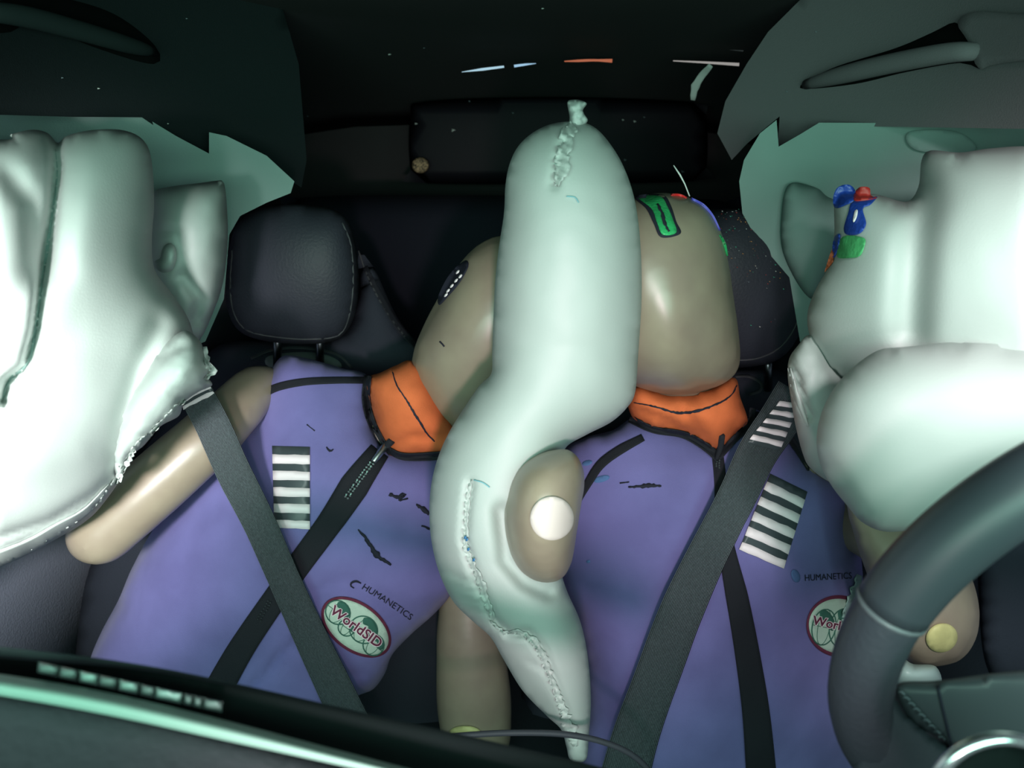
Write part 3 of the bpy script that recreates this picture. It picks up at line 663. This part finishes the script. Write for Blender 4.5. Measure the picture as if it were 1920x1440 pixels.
v, f = inflated([(1190, 782), (1150, 806), (1105, 818), (1062, 838), (1040, 870), (1030, 950), (1040, 1040), (1056, 1090), (1080, 1150), (1098, 1220), (1105, 1300), (1100, 1500), (1330, 1560), (1600, 1500), (1625, 1350), (1625, 1200), (1618, 1080), (1612, 1020), (1604, 960), (1575, 918), (1525, 885), (1490, 835), (1440, 785), (1412, 766), (1395, 790), (1345, 828), (1290, 800), (1240, 790)],
    lambda x, y: 0.94 - 0.00018 * max(0, y - 850) + 0.0002 * max(0, x - 1450), 0.13, 0.09, exp=0.33, step=15, wr=0.004, wsc=120,
    creases=[([(1345, 860), (1345, 950), (1330, 1020)], 10, 0.006)])
SR = mk('suit', v, f, SUIT, T2); TSR = Tgt(SR)
v, f = inflated([(1175, 735), (1200, 722), (1260, 735), (1320, 730), (1376, 708), (1388, 745), (1402, 790), (1385, 806), (1350, 845), (1335, 842), (1290, 818), (1240, 808), (1195, 790), (1180, 770)], 0.875, 0.09, 0.06, exp=0.4, step=9, wr=0.003, wsc=35, creases=[([(1200, 770), (1250, 790), (1300, 815)], 9, 0.012), ([(1280, 770), (1330, 830)], 9, 0.009)])
CR = mk('collar', v, f, ORNG, T2); TCR = Tgt(CR, SR)
ribbon('stitching', [(1188, 755), (1225, 762), (1270, 774), (1310, 770), (1350, 755), (1372, 740), (1382, 722)], [2, 3, 4, 5, 4, 3, 2], Tgt(CR), INK, CR, off=0.0015, jag=0.4, step=4)
ribbon('collar_binding', [(1180, 785), (1225, 806), (1280, 815), (1320, 836), (1348, 858)], [14, 13, 13, 15, 18], TCR, TRIM, T2, off=0.008)
ribbon('collar_binding', [(1348, 856), (1375, 826), (1405, 795), (1412, 765)], [14, 13, 14, 12], TCR, TRIM, T2, off=0.008)
ribbon('shoulder_binding', [(1206, 820), (1160, 845), (1125, 872), (1100, 910), (1080, 945)], [14, 18, 18, 16, 12], TSR, TRIM, T2, off=0.003)
ribbon('shoulder_binding', [(1405, 775), (1440, 785), (1480, 820), (1520, 880)], [12, 14, 14, 12], TSR, TRIM, T2, off=0.003)
Z2 = ribbon('zipper', [(1345, 845), (1350, 900), (1352, 960), (1365, 1040), (1384, 1130), (1402, 1230), (1418, 1340), (1430, 1480)], [22, 22, 30, 42, 46, 50, 54, 58], TSR, TRIM, T2, off=0.003, nx=6)
TZ2 = Tgt(Z2, SR, CR)
teeth((1347, 852), (1346, 876), 6, TZ2, Z2, 1.6)
v, f = tube_w([P(x, y, TZ2.d(x, y) - 0.006) for x, y in ((1344, 862), (1350, 840), (1354, 818))], [0.003, 0.005, 0.004], 8); mk('puller', v, f, TRIM, Z2)
patch(1574, 1174, 62, 58, 12, TSR, T2, [(-28, 8, 22, 34), (6, 2, 24, 36), (36, 0, 20, 32)], 'WorldSID', 23)
lettering('lettering', 'HUMANETICS', 17, 1553, 1082, -3, TSR, INK, T2, off=0.002, sx=0.85)
decal('logo', ell(1492, 1080, 8, 13, -20, 12), TSR, mat('faded_blue', (0.10, 0.16, 0.36, 1), 0.8), T2, off=0.002, step=5)
stripes('striped_marker', [(1444, 888), (1514, 922), (1470, 1066), (1386, 1030)], 5, TSR, T2, wob=1.2, label='creased black and white striped tape')
for L, w in (([(1178, 914), (1200, 912), (1222, 910), (1240, 912)], [3, 6, 7, 3]), ([(1162, 906), (1180, 904)], [2, 2])):
    ribbon('scuff_mark', L, w, TSR, INK, T2, off=0.0018, jag=0.5, step=4, nx=2)
for cx, cy, a, b in ((1128, 898, 16, 6), (1101, 868, 10, 5), (1103, 1053, 4, 3)):
    decal('blue_smudge', ell(cx, cy, a, b, -15, 12), TSR, mat('smudge_blue', (0.10, 0.20, 0.42, 1), 0.9), T2, off=0.0012, step=5)
THR = Tgt(BR)
G = decal('green_paint_mark', [(1190, 370), (1215, 364), (1245, 366), (1258, 385), (1268, 415), (1276, 438), (1240, 445), (1226, 420), (1212, 392)], THR, INK, T2, off=0.0018, step=6)
decal('green_smear', [(1196, 370), (1215, 366), (1240, 369), (1252, 388), (1262, 412), (1268, 436), (1243, 440), (1232, 418), (1222, 392)], THR, GREEN, G, off=0.003, step=5, bump=0.001)
ribbon('dark_streak', [(1232, 382), (1242, 400), (1247, 420), (1255, 434)], [3, 6, 5, 3], THR, INK, G, off=0.0055, jag=0.6, step=4, nx=2)
ribbon('blue_paint_mark', [(1296, 372), (1318, 384), (1336, 404), (1350, 432)], [4, 5, 4, 3], THR, mat('violet_paint', (0.10, 0.10, 0.5, 1), 0.5), T2, off=0.002, step=5, nx=2)
ribbon('green_edge_mark', [(1350, 440), (1358, 456), (1364, 480)], [4, 6, 3], THR, GREEN, T2, off=0.002, step=4, nx=2)
ribbon('red_paint_mark', [(1258, 365), (1275, 366), (1288, 371)], [4, 5, 3], THR, mat('bright_red', (0.6, 0.03, 0.03, 1), 0.5), T2, off=0.002, step=4, nx=2)
decal('end_disc', ell(1035, 972, 41, 41, 0, 20), THR, DISC, T2, off=0.003, step=8)['label'] = 'bright white round disc on the arm end'
decal('end_cap', ell(1766, 1196, 30, 27, -20, 16), THR, YEL, T2, off=0.003, step=7, bump=0.004)['label'] = 'yellow disc on the arm end'
v, f = inflated([(1690, 1235), (1712, 1245), (1755, 1250), (1760, 1288), (1680, 1290), (1672, 1270)], 0.66, 0.03, 0.02, step=9)
mk('arm_bracket', v, f, mat('pale_bracket', (0.35, 0.5, 0.46, 1), 0.4, 0.4), T2)
# crumpled clear tape under the right arm
o = ribbon('crumpled_tape', [(1612, 1078), (1602, 1110), (1590, 1140), (1592, 1170), (1585, 1200)], [10, 16, 14, 22, 10], TSR, mat('clear_tape', (0.35, 0.52, 0.48, 1), 0.25, 0.6), T2, off=0.008, ruffle=0.006, jag=0.5, step=6)
ribbon('crumpled_tape', [(1628, 1090), (1620, 1115), (1606, 1140)], [8, 20, 8], TSR, MATS['clear_tape'], T2, off=0.012, ruffle=0.004, jag=0.4, step=6)
w_ = tube_w([P(x, y, 0.80) for x, y in ((1263, 310), (1275, 328), (1284, 345), (1293, 368))], [0.0006, 0.0011, 0.0008, 0.0008], 6)
mk('loose_wire', w_[0], w_[1], mat('wire_white', (0.6, 0.65, 0.62, 1), 0.4), T2)

# ------------------------------------------------------------------ centre airbag
t = thing('centre_airbag', 'tall white centre airbag standing between the two dummies', 'airbag', P(1080, 1415, 0.80))
cb = lambda x, y: 0.70 - 0.00012 * max(0, y - 650)
v, f = inflated([(1078, 228), (1040, 231), (1005, 245), (975, 270), (957, 303), (948, 345), (945, 400), (936, 460), (929, 520), (925, 600), (923, 660), (921, 700), (900, 722), (872, 762), (845, 805), (824, 850), (810, 900), (805, 955), (809, 1015), (824, 1075), (850, 1128), (888, 1166), (920, 1195), (945, 1238), (980, 1295), (1025, 1342), (1052, 1368), (1062, 1400), (1070, 1425), (1098, 1425), (1104, 1380), (1108, 1310), (1102, 1230), (1088, 1165), (1062, 1105), (1050, 1060), (1045, 1000), (1045, 930), (1052, 870), (1062, 838), (1100, 815), (1145, 792), (1175, 765), (1191, 735), (1197, 660), (1203, 560), (1201, 460), (1190, 375), (1168, 310), (1138, 262), (1110, 236)],
    cb, 0.10, 0.07, exp=0.5, step=8, wr=0.0012, wsc=80,
    creases=[([(1062, 232), (1050, 290), (1040, 345)], 9, 0.008), ([(882, 905), (874, 960), (870, 1010), (884, 1060), (905, 1110), (925, 1160)], 7, 0.010),
             ([(925, 1165), (955, 1190), (990, 1188), (1020, 1220), (1040, 1280), (1062, 1340), (1080, 1390)], 7, 0.014),
             ([(842, 1072), (862, 1086), (885, 1092)], 5, 0.006), ([(850, 1096), (870, 1106), (895, 1108)], 5, 0.006), ([(862, 1116), (880, 1128), (900, 1130)], 5, 0.006), ([(880, 1142), (915, 1150)], 5, 0.007), ([(1070, 1190), (1092, 1200)], 5, 0.003), ([(990, 1240), (1030, 1260)], 6, 0.004),
             ([(940, 960), (950, 1050), (985, 1090), (1030, 1110)], 16, 0.016), ([(960, 1260), (1000, 1310), (1040, 1345)], 20, 0.010)])
CB = mk('cushion', v, f, BAG, t); TCB = Tgt(CB)
v, f = inflated([(1064, 192), (1075, 187), (1088, 188), (1100, 194), (1093, 206), (1096, 215), (1102, 225), (1096, 235), (1084, 246), (1066, 244), (1068, 220)], 0.70, 0.014, 0.014, exp=0.45, step=5, wr=0.006, wsc=9)
mk('neck_tab', v, f, BAG, t)
ribbon('seam_ruffle', [(1078, 236), (1062, 252), (1064, 268), (1054, 290), (1056, 310), (1048, 330), (1044, 350)], [20, 26, 20, 24, 28, 20, 6], TCB, BAG, t, off=0.006, ruffle=0.010, jag=0.35, step=5, nx=5)
ribbon('seam_ruffle', [(884, 900), (878, 930), (874, 970), (872, 1010), (878, 1040), (888, 1062), (900, 1090), (908, 1120), (922, 1150), (920, 1165)], [4, 7, 8, 10, 12, 10, 12, 14, 14, 5], TCB, BAG, t, off=0.003, ruffle=0.006, jag=0.5, step=5, nx=3)
ribbon('seam_ruffle', [(920, 1165), (945, 1186), (965, 1184), (985, 1190), (1003, 1206), (1018, 1232), (1030, 1262), (1040, 1290), (1052, 1318), (1062, 1350), (1074, 1380), (1080, 1400)], [4, 7, 7, 12, 14, 13, 11, 12, 13, 18, 22, 12], TCB, BAG, t, off=0.003, ruffle=0.007, jag=0.5, step=5, nx=3)
for L in ([(888, 900), (905, 905), (918, 914)], [(1062, 368), (1078, 370), (1085, 380)]):
    ribbon('blue_mark', L, 2.2, TCB, mat('pale_blue_ink', (0.20, 0.45, 0.50, 1), 0.7), t, off=0.002, step=4, nx=1)
for x, y in ((872, 1008), (878, 1030), (888, 1050), (875, 1012)):
    decal('blue_mark', ell(x, y, 2.6, 3.6, 30, 7), TCB, mat('blue_ink', (0.06, 0.22, 0.45, 1), 0.7), t, off=0.0075, step=3)

# ------------------------------------------------------------------ seat belts
TA = Tgt(BL, SL, CL, Z, ML)
B = thing('seat_belt', 'dark seat belt webbing crossing the left dummy over its arm and zipper', 'seat belt', P(640, 1400, 0.85))
W1 = ribbon('webbing', [(366, 735), (400, 800), (438, 885), (486, 980), (530, 1080), (580, 1190), (625, 1285), (665, 1370), (690, 1420)], [64, 66, 66, 62, 60, 62, 66, 70, 72], TA, BELT, B, off=0.006, taut=7, nx=5, step=12)
tb = Tgt(W1)
stripes('striped_marker', [(336, 742), (390, 716), (402, 738), (344, 768)], 2, tb, B, start_dark=True, off=0.002, wob=1.5)
TA2 = Tgt(SR, CR, Z2)
B = thing('seat_belt', 'dark seat belt webbing with striped tape across the right dummy chest', 'seat belt', P(1170, 1440, 0.84))
W2 = ribbon('webbing', [(1494, 735), (1460, 790), (1420, 850), (1385, 925), (1352, 990), (1312, 1070), (1272, 1160), (1235, 1260), (1195, 1370), (1170, 1460)], [80, 78, 74, 72, 76, 82, 84, 84, 88, 92], TA2, BELT, B, off=0.006, taut=6, nx=6, step=12)
stripes('striped_marker', [(1462, 752), (1500, 756), (1462, 846), (1400, 830)], 5, Tgt(W2), B, start_dark=False, off=0.002, wob=0.8)

# ------------------------------------------------------------------ steering wheel
T3 = thing('steering_wheel', 'dark leather steering wheel rim in the lower right foreground', 'steering wheel', P(2190, 1420, 0.36))
R = 0.18; C0 = P(2175, 1225, 0.34); ta = math.radians(10)
ex = Vector((1, 0, 0)); ey = Vector((0, -math.sin(ta), math.cos(ta)))
def wp(a, r=R, dz=0): return C0 + (ex * math.cos(a) + ey * math.sin(a)) * r + ex.cross(ey) * dz
N = 96
a_s = [2 * math.pi * k / N for k in range(N)]
lo, hi = math.radians(143), math.radians(159)
v, f = tube_w([wp(a) for a in a_s], 0.0190, 20, True); mk('rim', v, f, WHEEL, T3)
arc = [math.radians(x) for x in np.linspace(50, 167, 50)]
v, f = tube_w([wp(a) for a in arc], [0.0199] * 50, 22); mk('rim_cover', v, f, WHEELS, T3)
v, f = tube_w([wp(math.radians(167.1)), wp(math.radians(168.0))], [0.0203, 0.0203], 22); mk('rim_ring', v, f, mat('ring_grey', (0.10, 0.12, 0.13, 1), 0.4, 0.4), T3)
sp1 = [(1682, 1284), (1760, 1276), (1900, 1258), (2080, 1250), (2240, 1250), (2240, 1520), (1800, 1520), (1780, 1400), (1735, 1370), (1700, 1340)]
v, f = inflated(sp1, 0.345, 0.014, 0.014, exp=0.22, step=13); SPK = mk('spoke', v, f, mat('spoke_plastic', (0.045, 0.055, 0.062, 1), 0.5, 0.3), T3); TS = Tgt(SPK)
v, f = inflated([(1630, 1290), (1672, 1290), (1700, 1335), (1745, 1375), (1790, 1410), (1810, 1520), (1700, 1560), (1610, 1520), (1600, 1400)], 0.350, 0.016, 0.014, exp=0.3, step=12); mk('spoke_web', v, f, WHEEL, T3)
ribbon('panel_joint', [(1758, 1284), (1766, 1320), (1778, 1370), (1784, 1400)], 5, TS, INK, SPK, off=0.0008, nx=2)
for k in range(9):
    x = 1690 + k * 9.5; y = 1296 + k * 10.5
    ribbon('stitch', [(x - 6, y + 2), (x, y + 1), (x + 7, y + 7)], 3.4, TS, mat('grey_thread', (0.13, 0.16, 0.18, 1), 0.6), SPK, off=0.0022, nx=2, step=3)
v, f = tube_w([P(1880 + 142 * math.cos(a), 1527 + 142 * math.sin(a), 0.225) for a in np.linspace(0, 2 * math.pi, 48, endpoint=False)], 0.0029, 12, True)
IC = thing('instrument_bezel', 'chrome ring of the instrument cluster in the bottom right corner', 'bezel', P(1880, 1560, 0.225))
mk('ring', v, f, CHROME, IC)
v, f = inflated(ell(1880, 1527, 140, 140, 0, 24), 0.245, 0.006, 0.01, exp=0.2, step=20); mk('dial', v, f, DASHB, IC)
# seat side pieces seen behind the wheel
v, f = inflated([(1840, 960), (1920, 940), (2100, 960), (2100, 1300), (1900, 1290), (1850, 1250), (1835, 1120)], 0.95, 0.05, 0.05, exp=0.25, step=20)
tag(mk('door_armrest', v, f, mat('armrest', (0.036, 0.048, 0.066, 1), 0.7, 0.3, 0.2, 200)), 'dark door panel pad seen through the steering wheel at right', 'door panel')

# ------------------------------------------------------------------ dashboard edge (foreground, bottom left)
D = thing('dashboard', 'blurred dashboard edge sloping across the bottom left foreground', 'dashboard', P(200, 1700, 0.2))
def slab(name, line_top, line_bot, d0, d1, m, th=0.004, n=30, bulge=0.0, dx=lambda x: 0.0):
    A = smooth_open(line_top, 60); Bt = smooth_open(line_bot, 60); rows = 7; V = []
    xs = np.linspace(A[0, 0], A[-1, 0], n)
    for lay in (0, 1):
        for j in range(rows):
            s = j / (rows - 1)
            for x in xs:
                y = np.interp(x, A[:, 0], A[:, 1]) * (1 - s) + np.interp(x, Bt[:, 0], Bt[:, 1]) * s
                d = d0 + (d1 - d0) * s - bulge * math.sin(math.pi * s) + lay * th; V.append(P(x, y, d))
    Nn = rows * n; Fc = []
    for j in range(rows - 1):
        for i in range(n - 1):
            a = j * n + i; q = (a, a + 1, a + n + 1, a + n); Fc += [q, tuple(Nn + k for k in reversed(q))]
    for j in (0, rows - 1):
        for i in range(n - 1): a = j * n + i; Fc.append((a, a + 1, a + 1 + Nn, a + Nn))
    for i in (0, n - 1):
        for j in range(rows - 1): a = j * n + i; Fc.append((a, a + n, a + n + Nn, a + Nn))
    return mk(name, V, Fc, m, D)
slab('upper_lip', [(-200, 1188), (0, 1212), (300, 1252), (700, 1340), (1000, 1408), (1300, 1480)], [(-200, 1212), (0, 1238), (300, 1272), (700, 1352), (1000, 1416), (1300, 1486)], 0.300, 0.296, mat('dash_lip', (0.055, 0.075, 0.078, 1), 0.9, 0.2))
slab('glove_gap', [(-200, 1208), (0, 1234), (300, 1262), (700, 1345), (1000, 1410), (1300, 1482)], [(-200, 1250), (0, 1272), (300, 1340), (700, 1440), (1000, 1510), (1300, 1560)], 0.292, 0.280, DASHB)
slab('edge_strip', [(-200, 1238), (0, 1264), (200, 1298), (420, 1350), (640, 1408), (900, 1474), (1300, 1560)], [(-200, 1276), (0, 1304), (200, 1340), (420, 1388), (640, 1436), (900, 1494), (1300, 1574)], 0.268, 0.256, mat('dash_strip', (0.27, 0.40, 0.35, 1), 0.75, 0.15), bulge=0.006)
slab('front_panel', [(-200, 1266), (0, 1292), (200, 1326), (420, 1376), (640, 1430), (900, 1492), (1300, 1572)], [(-200, 1620), (0, 1640), (200, 1660), (420, 1680), (640, 1700), (900, 1720), (1300, 1740)], 0.262, 0.18, DASH)
xs = [(72, 110), (112, 146), (150, 184), (186, 220), (224, 260), (264, 290), (292, 342), (346, 362), (364, 380), (382, 418)]  # row of reflections on the dash, modelled as pale blocks
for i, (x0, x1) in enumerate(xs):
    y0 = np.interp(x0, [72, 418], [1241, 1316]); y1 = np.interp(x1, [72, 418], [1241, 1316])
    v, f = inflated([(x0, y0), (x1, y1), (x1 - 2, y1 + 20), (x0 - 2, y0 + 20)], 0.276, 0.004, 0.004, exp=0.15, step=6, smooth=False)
    mk('reflection', v, f, mat('reflection_grey', (0.14, 0.19, 0.18, 1), 0.4, 0.4) if i not in (2, 4, 6) else mat('reflection_light', (0.26, 0.38, 0.35, 1), 0.3, 0.5), D)
# thin tube added to stand for the dash's top edge line
v, f = tube_w([P(x, y, 0.55) for x, y in smooth_open([(800, 1385), (880, 1378), (960, 1374), (1050, 1376), (1120, 1388), (1180, 1412), (1220, 1450), (1240, 1500)], 20)], 0.0032, 8)
tag(mk('edge_line', v, f, mat('edge_line_dark', (0.035, 0.04, 0.05, 1), 0.6, 0.3)), 'thin dark dash edge line arching across the bottom centre in front of the centre airbag', 'edge_line')
print('TRIS', sum(len(p.vertices) - 2 for o in bpy.data.objects if o.type == 'MESH' for p in o.data.polygons))
